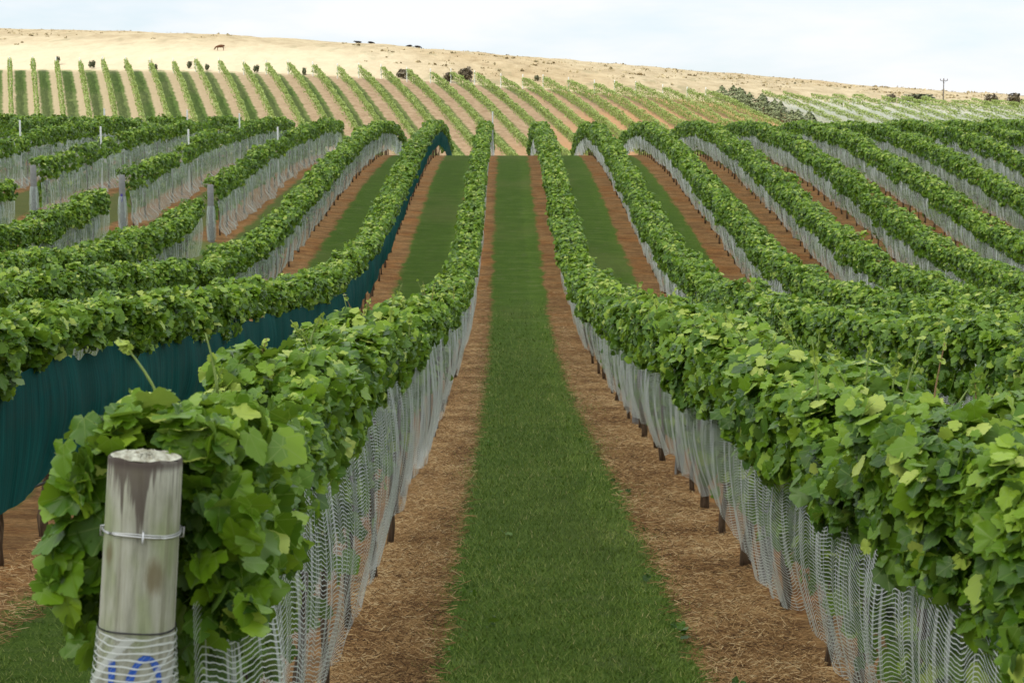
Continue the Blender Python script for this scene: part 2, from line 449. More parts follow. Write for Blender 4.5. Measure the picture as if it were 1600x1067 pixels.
def canopy_geo(X, Y0, Y1, seed, top=1.45, bot=.92, hw=.34, hb=.38, endrise=0.0, endthin=False, low=0.0, thin=1.0, gap=0.0, extra=None, dist=None, sizef=1.0, xfun=None):
    ys = np.linspace(Y0, Y1, 400)
    d = np.hypot(X, ys) if dist is None else np.full_like(ys, dist)
    rho = dens_of(d) * thin
    cdf = np.concatenate([[0], np.cumsum((rho[1:] + rho[:-1]) / 2 * np.diff(ys))])
    N = int(cdf[-1])
    y = np.interp(rng.random(N) * cdf[-1], cdf, ys)
    side = -1.0 if X > 0 else 1.0                     # side that faces the camera aisle
    a = rng.random(N) * (math.pi * 1.36) - math.pi * .18     # 0 = aisle side, pi/2 = top, pi = far side
    flip = (a > math.pi * .68) & (rng.random(N) < .55)
    a = np.where(flip, rng.random(N) * math.pi * .6 - .3, a)
    tp = top + .09 * n1(y * .9, seed) + .09 * n1(y * 2.9, seed + 1) + .05 * n1(y * 7, seed + 12)
    tp = tp + endrise * np.exp(-(y - Y0) / .9)
    bt = bot + .10 * n1(y * 1.3, seed + 2) + .09 * n1(y * 3.7, seed + 3)
    w = np.where(np.cos(a) > 0, hw, hb) * (.86 + .14 * np.sin(a)) * (1 + .22 * n1(y * 1.1, seed + 4) + .15 * n1(y * 3.1, seed + 5))
    if endthin: w = w * np.where(np.cos(a) > 0, 1, .55 + .45 * smooth01((y - 4) / 2.2))
    zc, hh = (tp + bt) / 2, (tp - bt) / 2
    spw = lambda c, e: np.sign(c) * np.abs(c) ** e
    ca, sa = np.cos(a), np.sin(a)
    lump = n2(y * 3.2, a * 2.4, seed + 6)
    r = 1 - .5 * rng.random(N) ** 1.8 + .20 * lump + .05 * rng.standard_normal(N)
    ox = side * w * spw(ca, .48) * r
    oz = zc + hh * spw(sa, .62) * (1 - (1 - r) * .7)
    keep = np.ones(N, bool)
    if gap > 0: keep = n1(y * .8, seed + 8) * .6 + n1(y * 2.1, seed + 9) * .4 > -1 + 2 * gap * (oz - bot) / (top - bot)
    y, a, ca, sa, ox, oz, r, lump = [v[keep] for v in (y, a, ca, sa, ox, oz, r, lump)]
    N = len(y)
    xx = X if xfun is None else xfun(y)
    P = np.stack([xx + ox, y, hgt(xx, y) + oz], -1)
    nrm = np.stack([side * ca * .95, np.full(N, -.12), np.maximum(sa, -.2) * .9 + .34], -1) + .62 * rng.standard_normal((N, 3)) + .38 * np.array([-.55, -.45, .5])
    tip = np.stack([side * ca * .6, np.zeros(N), np.full(N, -.65)], -1) + .7 * rng.standard_normal((N, 3))
    dd = np.hypot(X, y) if dist is None else np.full(N, dist)
    size = size_of(dd) * (.42 + .78 * rng.random(N)) * sizef
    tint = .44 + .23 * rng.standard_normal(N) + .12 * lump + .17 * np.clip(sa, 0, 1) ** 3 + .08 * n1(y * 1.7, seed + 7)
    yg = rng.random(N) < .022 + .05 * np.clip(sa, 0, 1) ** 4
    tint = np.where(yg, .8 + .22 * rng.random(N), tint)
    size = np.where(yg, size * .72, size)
    tint = np.clip(tint, 0, 1)
    if low > 0:
        M1 = int(low * 260 * max(0, min(Y1, 28) - Y0)); M2 = int(low * 130 * max(0, min(Y1, 84) - max(Y0, 28))); M = M1 + M2
        yl = np.concatenate([Y0 + max(0, min(Y1, 28) - Y0) * rng.random(M1), max(Y0, 28) + max(0, min(Y1, 84) - max(Y0, 28)) * rng.random(M2)])
        Pl = np.stack([np.full(M, X) - side * .05 + .06 * rng.standard_normal(M), yl, hgt(np.full(M, X), yl) + bot - .62 + .65 * rng.random(M) ** .6], -1)
        P = np.concatenate([P, Pl]); nrm = np.concatenate([nrm, np.array([side, -.3, .3]) + .7 * rng.standard_normal((M, 3))])
        tip = np.concatenate([tip, np.array([0, 0, -.7]) + .6 * rng.standard_normal((M, 3))]); size = np.concatenate([size, (.06 + .06 * rng.random(M)) * np.where(yl > 28, 1.5, 1)])
        tint = np.concatenate([tint, np.clip(.5 + .2 * rng.standard_normal(M), 0, 1)]); dd = np.concatenate([dd, np.hypot(X, yl)])
    if extra is not None:
        eP, en, et, es, ei = extra
        P = np.concatenate([P, eP]); nrm = np.concatenate([nrm, en]); tip = np.concatenate([tip, et]); size = np.concatenate([size, es]); tint = np.concatenate([tint, ei])
        dd = np.concatenate([dd, np.full(len(eP), 4.0)])
    parts = []
    for lod, (lo, hi) in enumerate(((0, 17), (17, 40), (40, 1e9))):
        m = (dd >= lo) & (dd < hi)
        if m.any(): parts.append(leaf_geom(P[m], nrm[m], tip[m], size[m], tint[m], lod))
    return join_geo(parts)

def canopy_mesh(*a, **k):
    V, F, t, u, v = canopy_geo(*a, **k)
    return mesh_np('canopy', V, F, True, tint=t, lu=u, lv=v)

# ------------------------------------------------------------------ tubes, trunks, posts
def tube(points, radii, sides=7, cap=True):
    pts = [Vector(p) for p in points]
    V, F = [], []
    for k, p in enumerate(pts):
        d = (pts[min(k + 1, len(pts) - 1)] - pts[max(k - 1, 0)]).normalized()
        a = d.orthogonal().normalized() if abs(d.z) < .9 else Vector((1, 0, 0)).cross(d).normalized()
        b = d.cross(a).normalized()
        for s in range(sides):
            q = 2 * math.pi * s / sides
            V.append(p + (a * math.cos(q) + b * math.sin(q)) * radii[k])
    for k in range(len(pts) - 1):
        for s in range(sides):
            s2 = (s + 1) % sides
            F.append((k * sides + s, k * sides + s2, (k + 1) * sides + s2, (k + 1) * sides + s))
    if cap:
        F.append(tuple(range(sides - 1, -1, -1))); F.append(tuple(range((len(pts) - 1) * sides, len(pts) * sides)))
    return [tuple(v) for v in V], F

def pymesh(name, geos, smooth=True):
    V, F = [], []
    for v, f in geos:
        o = len(V); V += v; F += [tuple(i + o for i in t) for t in f]
    me = bpy.data.meshes.new(name); me.from_pydata(V, [], F)
    for p in me.polygons: p.use_smooth = smooth
    me.update(); return me

def trunk_mesh(k):
    r = random.Random(40 + k)
    lx, ly = r.uniform(-.06, .06), r.uniform(-.10, .10)
    pts = [(0, 0, -.05)]; rad = [.036]
    for i in range(1, 8):
        t = i / 7
        pts.append((lx * t + r.uniform(-.018, .018), ly * t + r.uniform(-.022, .022), .95 * t))
        rad.append((.030 - .008 * t) * r.uniform(.82, 1.22))
    g = [tube(pts, rad, 7)]
    tp = pts[-1]
    for s in (-1, 1):                                  # short arms tied along the wire
        g.append(tube([tp, (tp[0], tp[1] + s * .14, tp[2] + .05), (tp[0], tp[1] + s * .34, tp[2] + .06)], [.02, .016, .010], 6))
    return pymesh('trunk', g)
TRUNKS = [trunk_mesh(k) for k in range(6)]

ORD = ['first', 'second', 'third', 'fourth', 'fifth', 'sixth', 'seventh', 'eighth', 'ninth', 'tenth', 'eleventh', 'twelfth', 'thirteenth', 'fourteenth', 'fifteenth',
       'sixteenth', 'seventeenth', 'eighteenth', 'nineteenth', 'twentieth'] + ['twenty-' + w for w in ('first', 'second', 'third', 'fourth', 'fifth', 'sixth', 'seventh', 'eighth', 'ninth')] + \
      ['thirtieth'] + ['thirty-' + w for w in ('first', 'second', 'third', 'fourth', 'fifth', 'sixth', 'seventh', 'eighth', 'ninth')]

def add_trunks(root, X, ys):
    for k, y in enumerate(ys):
        o = bpy.data.objects.new('trunk', random.choice(TRUNKS))
        if not o.data.materials: o.data.materials.append(BARK)
        COL.objects.link(o); o.parent = root
        o.location = (X + random.uniform(-.03, .03) - root.location.x, y - root.location.y, H(X, y) - root.location.z)
        o.rotation_euler = (random.uniform(-.08, .08), random.uniform(-.08, .08), random.uniform(-.12, .12) + (math.pi if random.random() < .5 else 0))
        s = random.uniform(.85, 1.15); o.scale = (s * random.uniform(.65, 1.05), s * random.uniform(.7, 1.1), 1.0)

def shift(me, root):
    co = np.empty(len(me.vertices) * 3, np.float32); me.vertices.foreach_get('co', co)
    co = co.reshape(-1, 3) - np.array(root.location, np.float32)
    me.vertices.foreach_set('co', co.ravel()); me.update()
    return me

# ------------------------------------------------------------------ nets
def net_mesh(X, side, Y0, Y1, seed, zt=1.12, zb=.25, out=.16, step=None, nvr=10, skirt=0.0, rise=None, pleat=.035, endwrap=None, xfun=None, bunch=0.0, zfun=None):
    """a hanging pleated sheet; nu, nv carry metres along and down the cloth"""
    ys = [Y0]
    while ys[-1] < Y1:
        ys.append(ys[-1] + (step or float(np.interp(ys[-1], [4, 12, 30, 80], [.022, .03, .06, .12]))))
    y = np.array(ys)
    t = np.linspace(0, 1, nvr)
    Yg, Tg = np.meshgrid(y, t)
    top = zt + .05 * n1(Yg * 1.6, seed) + .05 * n1(Yg * 4.1, seed + 1)
    bt = zb + .07 * n1(Yg * .75, seed + 2) + .05 * n1(Yg * 2.3, seed + 3)
    if rise is not None:
        e = np.exp(-np.maximum(Yg - Y0, 0) / rise[1]); top = top + rise[0] * e; bt = bt + rise[2] * e
    Z = top * (1 - Tg) + bt * Tg
    slant = Yg + .22 * (Tg - .5) * n1(Yg * 1.2, seed + 9)
    pl = pleat * (.75 * n1(slant * 4.5, seed + 4) + .10 * n1(slant * 10, seed + 5) + 1.1 * np.abs(n1(slant * 2.6, seed + 6)) ** .8)
    bul = .055 * np.sin(Tg * math.pi) * (1 + .6 * n1(Yg * 1.4, seed + 7))
    off = out + bul + (pl + .02 * n1(slant * 1.1, seed + 21)) * (.35 + .8 * Tg) - .09 * Tg
    if skirt: off = off + skirt * smooth01((Tg - .72) / .28) * (1 + .5 * n1(Yg * 1.1, seed + 11))
    xx = X if xfun is None else xfun(Yg)
    if endwrap is not None:
        q = smooth01((Yg - Y0) / endwrap); off = off * q + .10 * (1 - q)
    V = np.stack([xx + side * off, Yg + .03 * n1(slant * 6, seed + 8) * Tg, hgt(xx, Yg) + Z], -1).reshape(-1, 3)
    ny, nt = len(y), nvr
    i = np.arange(ny * nt).reshape(nt, ny)
    F = np.stack([i[:-1, :-1], i[:-1, 1:], i[1:, 1:], i[1:, :-1]], -1).reshape(-1, 4)
    nu = (Yg * 1.35 + pl * 1.5).ravel(); nv = ((top - Z) + .06 * np.abs(n1(slant * 4.5, seed + 4)) + .04 * n1(slant * 2.2, seed + 15)).ravel()
    return mesh_np('net', V, F, True, nu=nu, nv=nv)

YEND = 97.0
NEARY = 4.05

# ---- extra foliage at the near end of the first left row (bulging round the post)
def end_cluster():
    N = 620
    y = 3.98 + rng.random(N) ** 1.4 * 1.1
    q = rng.random(N)
    x = -.83 + np.where(q < .42, -.13 - .12 * rng.random(N), np.where(q < .8, .10 + .13 * rng.random(N), (rng.random(N) - .5) * .5))
    hi = np.where(q < .42, 1.60, np.where(q < .8, 1.50, 1.66))
    lo = np.where(q < .42, 1.14, np.where(q < .8, 1.16, 1.52))
    z = lo + (hi - lo) * rng.random(N)
    P = np.stack([x, y, hgt(x, y) + z], -1)
    sx = np.sign(x + .83)
    nrm = np.stack([sx * .5, np.full(N, -.75), np.full(N, .55)], -1) + .75 * rng.standard_normal((N, 3))
    tip = np.stack([sx * .2, np.full(N, -.2), np.full(N, -.6)], -1) + .75 * rng.standard_normal((N, 3))
    sz = .055 + .05 * rng.random(N)
    ti = np.clip(.43 + .22 * rng.standard_normal(N) + (q < .42) * .10, 0, 1)
    return P, nrm, tip, sz, ti

LX = [-.83 - SP * k for k in range(13)]
RX = [1.57 + SP * k for k in range(16)]

def row(name_label, X, Y0, Y1, seed, group, trunks=None, **kw):
    root = empty('vine_row', (X, Y0, H(X, Y0)))
    tag(root, name_label, 'vine row', group)
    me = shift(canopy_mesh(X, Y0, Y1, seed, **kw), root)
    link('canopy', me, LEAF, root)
    if trunks is not None: add_trunks(root, X, trunks)
    return root

def spaced(a, b, s):
    out = []; y = a
    while y < b:
        out.append(y); y += s * random.uniform(.8, 1.2)
    return out

GL = 'vine rows left of the central grass aisle'
GR = 'vine rows right of the central grass aisle'
NL = 'white bird nets along the vine rows'

# first left row
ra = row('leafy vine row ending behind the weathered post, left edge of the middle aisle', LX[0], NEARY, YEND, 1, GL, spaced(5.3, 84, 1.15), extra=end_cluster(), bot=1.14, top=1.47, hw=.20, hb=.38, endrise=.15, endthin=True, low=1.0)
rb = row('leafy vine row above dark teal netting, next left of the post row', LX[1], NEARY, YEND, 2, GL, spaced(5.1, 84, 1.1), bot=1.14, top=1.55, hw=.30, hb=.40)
rc = row('vine row over white net just left of the teal netted row', LX[2], 7, YEND, 3, GL, spaced(14, 84, 1.25), bot=1.05, top=1.52, low=.5)
lab_cut = ['vine row with a cut-off end, lowest of those stopping at the cross track', 'vine row with a cut-off end, middle one stopping at the cross track', 'vine row just entering at the left edge, stopping at the cross track']
for k in range(3):
    X = LX[3 + k]
    row(lab_cut[k], X, 14 + 5 * k, 44.4, 10 + k, GL, spaced(36, 44, 1.3), bot=.95, top=1.52, low=.5)
for k in range(9):
    X = LX[3 + k]
    row('thin vine row beyond the cross track, %s one left of the uncut white-netted row' % ORD[k], X, 47.5, 84, 20 + k, 'thin vine rows beyond the cross track',
        spaced(48.5, 82, 1.7), thin=.75, gap=.42, low=.3, top=1.62, bot=1.0, hw=.24, hb=.26)
for k in range(15):
    X = RX[k]
    y0 = NEARY if k < 2 else max(4.5, X / 930 * FOC * .8)
    lab = 'leafy vine row with large near leaves, right edge of the middle aisle' if k == 0 else 'leafy vine row, %s from the middle grass aisle on the right hand side' % ORD[k]
    tr = spaced(max(5.2, y0 + 1), 84, 1.12) if k < 6 else spaced(45, 84, 1.6) if k < 11 else None
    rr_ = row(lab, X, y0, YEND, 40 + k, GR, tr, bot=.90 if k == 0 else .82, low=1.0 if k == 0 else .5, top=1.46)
    if k == 0: rr0 = rr_

# nets
def net(label, me, mat, cat='bird net', group=NL, name='bird_net'):
    o = link(name, me, mat)
    return tag(o, label, cat, group)

net('white net hanging along the aisle side of the post row', net_mesh(LX[0], 1, 3.93, YEND - 1, 101, zt=1.20, rise=(.05, .9, .35), endwrap=.7, nvr=14), NETM)
net('white net on the teal side of the post row, showing behind the post', net_mesh(LX[0], -1, 3.93, 12, 102, zt=1.15, rise=(.07, .4, .5), endwrap=.5, nvr=12, step=.03), NETM)
tl = net('dark teal net cloth hanging under the second vine row left', net_mesh(LX[1], 1, NEARY, YEND - 1, 103, zt=1.25, zb=.46, pleat=.03, nvr=10, out=.20), TEAL, group=None, name='shade_net')
net('white net under the vine row just left of the teal net', net_mesh(LX[2], 1, 12, YEND - 1, 104, pleat=.06), NETG)
for k in range(3):
    net(['grey white net closing the lowest cut-off vine row at the cross track', 'grey white net closing the middle cut-off vine row at the cross track', 'grey white net under the cut-off vine row at the left edge'][k],
        net_mesh(LX[3 + k], 1, 32, 44.7, 110 + k, zb=.12), NETG)
for k in range(9):
    net('pale net with bunched foot, %s thin row beyond the cross track' % ORD[k], net_mesh(LX[3 + k], 1, 47.3, 83, 120 + k, zt=1.10, zb=.08, skirt=.26, nvr=12, pleat=.06), NETG)
for k in range(15):
    lab = 'white net with open strands along the near right vine row' if k == 0 else 'white net under the %s vine row right of the grass aisle' % ORD[k]
    y0 = NEARY if k == 0 else max(7, RX[k] / 900 * FOC * .8)
    net(lab, net_mesh(RX[k], -1, y0, YEND - 1, 140 + k, nvr=16 if k == 0 else 10, zb=.25, pleat=.05 if k == 0 else .06), NETM if k == 0 else NETF)

# irrigation pipe under the teal row
ys = np.arange(4.2, 30, .5)
pp = [(LX[1] + .05, float(y), H(LX[1], y) + .40 + .012 * math.sin(y * 3)) for y in ys]
o = link('irrigation_pipe', pymesh('irrigation_pipe', [tube(pp, [.010] * len(pp), 6)]), BLACKP)
tag(o, 'thin black irrigation pipe strung under the teal net', 'irrigation pipe')

# ------------------------------------------------------------------ the near weathered post
PX, PY = -.948, 3.90
PZ = H(PX, PY)
PR = .086
def post_mesh(r, h, sides=40, rings=24, rough=.0025, below=.3):
    V, F = [], []
    for k in range(rings + 1):
        z = -below + (h + below) * k / rings
        for s in range(sides):
            q = 2 * math.pi * s / sides
            rr = r * (1.02 - .035 * max(z, 0) / h) + rough * math.sin(3 * q + z * 2.3) + rough * .7 * math.sin(7 * q - z * 4)
            V.append((rr * math.cos(q), rr * math.sin(q), z))
    for k in range(rings):
        for s in range(sides):
            s2 = (s + 1) % sides
            F.append((k * sides + s, k * sides + s2, (k + 1) * sides + s2, (k + 1) * sides + s))
    # worn chamfer and rough cut top
    b = len(V)
    for s in range(sides):
        q = 2 * math.pi * s / sides
        V.append((r * .93 * math.cos(q), r * .93 * math.sin(q), h + .005 + .003 * math.sin(5 * q)))
    for s in range(sides):
        s2 = (s + 1) % sides
        F.append((rings * sides + s, rings * sides + s2, b + s2, b + s))
    return V, F, b, sides
post = empty('wooden_post', (PX, PY, PZ))
post.rotation_euler = (R(-1.0), R(4.2), 0)
tag(post, 'thick weathered round timber post with wire band and blue painted number', 'post')
V, F, b, sd = post_mesh(PR, 1.615)
link('timber_shaft', pymesh('timber_shaft', [(V, F)]), POSTM, post)
rs = random.Random(3)
V2 = [(0, 0, 1.624)]; rings = 6
for k in range(1, rings + 1):
    for s in range(sd):
        q = 2 * math.pi * s / sd
        V2.append((PR * .93 * k / rings * math.cos(q), PR * .93 * k / rings * math.sin(q), 1.618 + rs.uniform(-.006, .010) if k < rings else 1.620))
F2 = [(0, 1 + s, 1 + (s + 1) % sd) for s in range(sd)]
for k in range(rings - 1):
    for s in range(sd):
        s2 = (s + 1) % sd
        F2.append((1 + k * sd + s, 1 + (k + 1) * sd + s, 1 + (k + 1) * sd + s2, 1 + k * sd + s2))
link('cut_top', pymesh('cut_top', [(V2, F2)]), ENDG, post)
def band(z, r, rad, wob=.002, tilt=0.0):
    n = 48
    pts = [(r * math.cos(2 * math.pi * k / n), r * math.sin(2 * math.pi * k / n), z + wob * math.sin(3 * 2 * math.pi * k / n) + tilt * math.cos(2 * math.pi * k / n)) for k in range(n + 1)]
    return tube(pts, [rad] * len(pts), 6, False)
wb = link('wire_band', pymesh('wire_band', [band(1.447, PR + .003, .0024, tilt=-.002), band(1.4515, PR + .0028, .0016, .003)]), WIREM, post)
def staple(q, z):
    c, s = math.cos(q), math.sin(q); r0, r1 = PR * .96, PR + .010
    g = tube([(r0 * c, r0 * s, z + .013), (r1 * c, r1 * s, z + .011), (r1 * c, r1 * s, z - .011), (r0 * c, r0 * s, z - .013)], [.0024] * 4, 6)
    return g
fa = math.atan2(-PY, -PX)                            # direction towards the viewer side
for dq in (-.02, -1.35, 1.35):
    link('staple', pymesh('staple', [staple(fa + dq, 1.448)]), WIREM, post)
link('tie_cord', pymesh('tie_cord', [band(1.222, PR + .003, .0022, .002)]), BLACKP, post)

def on_post(path, w, r=PR + .0012, close=False):
    """painted stroke laid on the round post: path of (offset along the face, height)"""
    V, F = [], []
    P = [Vector((a, b_)) for a, b_ in path]
    n = len(P)
    for k in range(n):
        d = (P[(k + 1) % n if close else min(k + 1, n - 1)] - P[(k - 1) % n if close else max(k - 1, 0)]).normalized()
        nn = Vector((-d.y, d.x)) * w * .5 * (1 + .18 * math.sin(k * 1.7))
        for sgn in (1, -1):
            p = P[k] + nn * sgn
            q = fa + p.x / PR
            rr = r + .0022
            V.append((rr * math.cos(q), rr * math.sin(q), p.y))
    for k in range(n if close else n - 1):
        k2 = (k + 1) % n
        F.append((2 * k, 2 * k + 1, 2 * k2 + 1, 2 * k2))
    return V, F
one = [(-.058 + .001 * math.sin(k), 1.158 - .02 * k) for k in range(11)]
zero = [(.020 + .040 * math.cos(q), 1.058 + .108 * math.sin(q)) for q in np.linspace(R(170), R(530), 30)]
zz = on_post(zero, .015)
link('painted_number', pymesh('painted_number', [on_post(one, .017), zz], False), PAINTB, post)

# net wrapped round the post foot: belongs to the net
def wrap_mesh():
    nq, nz = 80, 24
    V, nu, nv = [], [], []
    for k in range(nz):
        t = k / (nz - 1)
        z = 1.215 * (1 - t) + .35 * t
        for s in range(nq):
            q = 2 * math.pi * s / nq
            r = PR + .006 + .10 * t ** 1.3 + .010 * t * math.sin(9 * q + 2 * t) + .006 * t * math.sin(17 * q)
            V.append((r * math.cos(q), r * math.sin(q), z)); nu.append(q * .1 * (1 + 2 * t)); nv.append(1.215 - z)
    i = np.arange(nq * nz).reshape(nz, nq); j = np.roll(i, -1, 1)
    F = np.stack([i[:-1], j[:-1], j[1:], i[1:]], -1).reshape(-1, 4)
    return mesh_np('net_wrap', np.array(V), F, True, nu=np.array(nu), nv=np.array(nv))
o = link('bird_net', wrap_mesh(), NETM, None, (PX, PY, PZ), post.rotation_euler)
tag(o, 'white net gathered round the foot of the weathered post', 'bird net', NL)

# ------------------------------------------------------------------ other posts
def plain_post(r, h, name='post_shaft', sq=False):
    V, F, b, sd = post_mesh(r, h, 14, 6, r * .03)
    top = [(0, 0, h + .012)]
    n = len(V); V.append(top[0])
    for s in range(sd): F.append((b + s, b + (s + 1) % sd, n))
    return pymesh(name, [(V, F)])
big = plain_post(.085, 1.55, 'end_post'); thin = plain_post(.03, 2.05, 'line_post'); flat = plain_post(.04, 1.28, 'row_post')
def put_post(name, me, mat, x, y, label, group, lean=(0, 0)):
    o = link(name, me, mat, None, (x, y, H(x, y)), (lean[0], lean[1], random.uniform(0, 3)))
    return tag(o, label, 'post', group)
GE = 'grey strainer posts at the row ends beyond the cross track'
ends = ['grey end post capped by leaves, rightmost beyond the cross track', 'grey end post with purple mark beyond the cross track', 'grey end post beyond the cross track nearest the left edge']
for k in range(3):
    p = empty('end_post', (LX[3 + k], 47.2, H(LX[3 + k], 47.2)))
    tag(p, ends[k], 'post', GE)
    link('timber_shaft', big, POSTM2, p)
    if k == 1:
        PRs = PR; 
        vs = on_post([(-.02, 1.05 - .03 * i) for i in range(8)], .05, .0875)
        link('painted_mark', pymesh('painted_mark', [vs], False), simple('purple_paint', (.07, .05, .28), .7), p)
    # net sleeve round the foot
    nq = 24; Vv, nu, nv = [], [], []
    for j in range(8):
        t = j / 7
        for s in range(nq):
            q = 2 * math.pi * s / nq
            r = .095 + .035 * math.sin(t * 2.6) + .012 * math.sin(7 * q + j)
            Vv.append((r * math.cos(q), r * math.sin(q), .98 - .93 * t)); nu.append(q * .1); nv.append(.93 * t)
    i = np.arange(nq * 8).reshape(8, nq); jn = np.roll(i, -1, 1)
    Fq = np.stack([i[:-1], jn[:-1], jn[1:], i[1:]], -1).reshape(-1, 4)
    o = link('bird_net', mesh_np('net_sleeve', np.array(Vv), Fq, True, nu=np.array(nu), nv=np.array(nv)), NETG, None, (LX[3 + k], 47.2, H(LX[3 + k], 47.2)))
    tag(o, ['white net end tied round the rightmost grey end post', 'white net end tied round the purple marked end post', 'white net end tied round the left edge end post'][k], 'bird net', NL)
GT = 'tall thin posts standing in the thin vine rows'
for k, (r_, y_) in enumerate([(4, 57.0), (5, 55.0), (6, 54.5), (6, 66.0), (7, 60.0), (5, 70.0), (8, 62.0), (4, 68.0), (3, 61.0)]):
    put_post('line_post', thin, WHITEP, LX[r_] + .05, y_, 'pale thin post in the %s thin row beyond the cross track, %s' % (ORD[r_ - 3], ['bright and nearest', 'halfway along', 'nearer one', 'farther one', 'seen singly', 'near the crest', 'at its middle', 'close to the crest', 'seen through leaves'][k]), GT)
for k, y_ in enumerate((10.35, 15.6, 20.9)):
    put_post('row_post', flat, POSTM2, RX[0] + .02, y_, 'grey row post foot under the near right white net, %s one' % ['nearest', 'middle', 'farthest'][k], 'grey posts in the near right row', (R(2), R(-2)))
put_post('row_post', thin, BARK, LX[0] + .22, 82, 'thin dark post at the crest end of the post row', None)

# ------------------------------------------------------------------ shoots rising from the post row
def shoot(x, y, z0, h, lean, mat=SHOOTM, leaves=4, ra=ra):
    base_z = H(x, y)
    pts = [(x + lean * t ** 1.5 - ra.location.x, y - ra.location.y, base_z + z0 + h * t - ra.location.z) for t in np.linspace(0, 1, 7)]
    o = link('shoot', pymesh('shoot', [tube(pts, list(np.linspace(.005, .002, 7)), 5)]), mat, ra)
    N = leaves
    tt = rng.random(N) * .5 + .5
    P = np.stack([np.interp(tt, np.linspace(0, 1, 7), [p[0] for p in pts]), np.interp(tt, np.linspace(0, 1, 7), [p[1] for p in pts]), np.interp(tt, np.linspace(0, 1, 7), [p[2] for p in pts])], -1)
    V, F, t, u, v = leaf_geom(P, rng.standard_normal((N, 3)) + np.array([0, -.6, .5]), rng.standard_normal((N, 3)), .020 + .022 * rng.random(N), np.full(N, .97), 0)
    link('shoot_leaves', mesh_np('shoot_leaves', V, F, False, tint=t, lu=u, lv=v), LEAF, o)
shoot(-.86, 4.25, 1.70, .17, -.10, leaves=5)
shoot(-.80, 4.75, 1.68, .17, -.03, leaves=2)
shoot(-.74, 6.5, 1.70, .12, .05, leaves=3)
for k in range(26):
    yy = 5.0 + 17 * random.random() ** 1.3
    shoot(LX[0] + random.uniform(-.35, .2), yy, 1.45, random.uniform(.12, .30), random.uniform(-.15, .15), random.choice([SHOOTM, SHOOTM, BROWNSH]), random.randint(3, 7))
for k in range(34):
    yy = 5.2 + 18 * random.random() ** 1.3
    shoot(RX[0] + random.uniform(-.32, .3), yy, 1.42, random.uniform(.12, .32), random.uniform(-.15, .15), random.choice([SHOOTM, SHOOTM, BROWNSH]), random.randint(3, 7), rr0)

# ------------------------------------------------------------------ grass, straw and clippings on the ground
def blades(N, xs, ys, hlo, hhi, w, lay=0.0, lenlo=None):
    x, y = xs, ys
    z = hgt(x, y)
    h = hlo + (hhi - hlo) * rng.random(N)
    q = rng.random(N) * 2 * math.pi
    lean = (.35 + .5 * rng.random(N)) * h
    c, s = np.cos(q), np.sin(q)
    w = w * (.6 + .8 * rng.random(N))
    A = np.stack([x - s * w, y + c * w, z], -1); B = np.stack([x + s * w, y - c * w, z], -1)
    C = np.stack([x + c * lean, y + s * lean, z + h], -1)
    V = np.stack([A, B, C], 1).reshape(-1, 3)
    return V, np.arange(3 * N).reshape(N, 3)

def mat_blade():
    N = NT('lawn_blade')
    t = N.n('Attribute', attribute_name='tint').outputs['Fac']
    col = N.ramp(t, [(0, (.066, .112, .012)), (.45, (.132, .208, .024)), (.8, (.23, .30, .052)), (1, (.42, .38, .15))])
    p = N.pbsdf(col, .6, .3)
    tr = N.n('BsdfTranslucent', {'Color': col}).outputs[0]
    return N.end(N.n('MixShader', {0: .25, 1: p, 2: tr}).outputs[0])
BL = mat_blade()
def grass(X0, Y0, Y1, N, label_name='grass'):
    yy = Y0 + (Y1 - Y0) * rng.random(N) ** 2.0
    xx = X0 + (rng.random(N) * 2 - 1) * .67 + rng.normal(0, .09, N) + .08 * n1(yy * 1.1, 3) + .06 * n1(yy * 3.3, 5)
    wd = (rng.random(N) < .10) & (n2(yy * 1.3, xx * 2.0, 14) > .15)
    xx = np.where(wd, X0 + np.where(rng.random(N) < .5, -1, 1) * (.62 + .38 * rng.random(N)) , xx)
    wk = ~wd | (n2(xx * 5, yy * 2.5, 15) > .25)
    k = wk & (np.abs(xx - X0) < 1.05) & (rng.random(N) > (yy - Y0) / (Y1 - Y0) * 1.0)
    xx, yy = xx[k], yy[k]; n = len(xx)
    V, F = blades(n, xx, yy, .015, .05, .0022)
    V[0::3] = V[0::3]; 
    d = np.interp(yy, [6, 40], [1, 2.6]).repeat(3)
    ctr = np.stack([xx, yy, hgt(xx, yy)], -1).repeat(3, 0)
    V = ctr + (V - ctr) * d[:, None] * np.array([1, 1, .55])
    ti = np.clip(.42 + .22 * rng.standard_normal(n) + .15 * n2(xx * 3, yy * 1.5, 6), 0, .92)
    ti = np.where(rng.random(n) < .015, 1.0, ti)
    o = link('grass', mesh_np('grass', V, F, False, tint=ti.repeat(3)), BL)
    tag(o, kind='stuff'); return o
tag(grass(ROW0, 5.5, 42, 170000), 'short mown green grass of the middle aisle', 'grass')
tag(grass(ROW0 - SP, 6.0, 26, 40000), 'short mown grass between the post row and the teal net', 'grass')

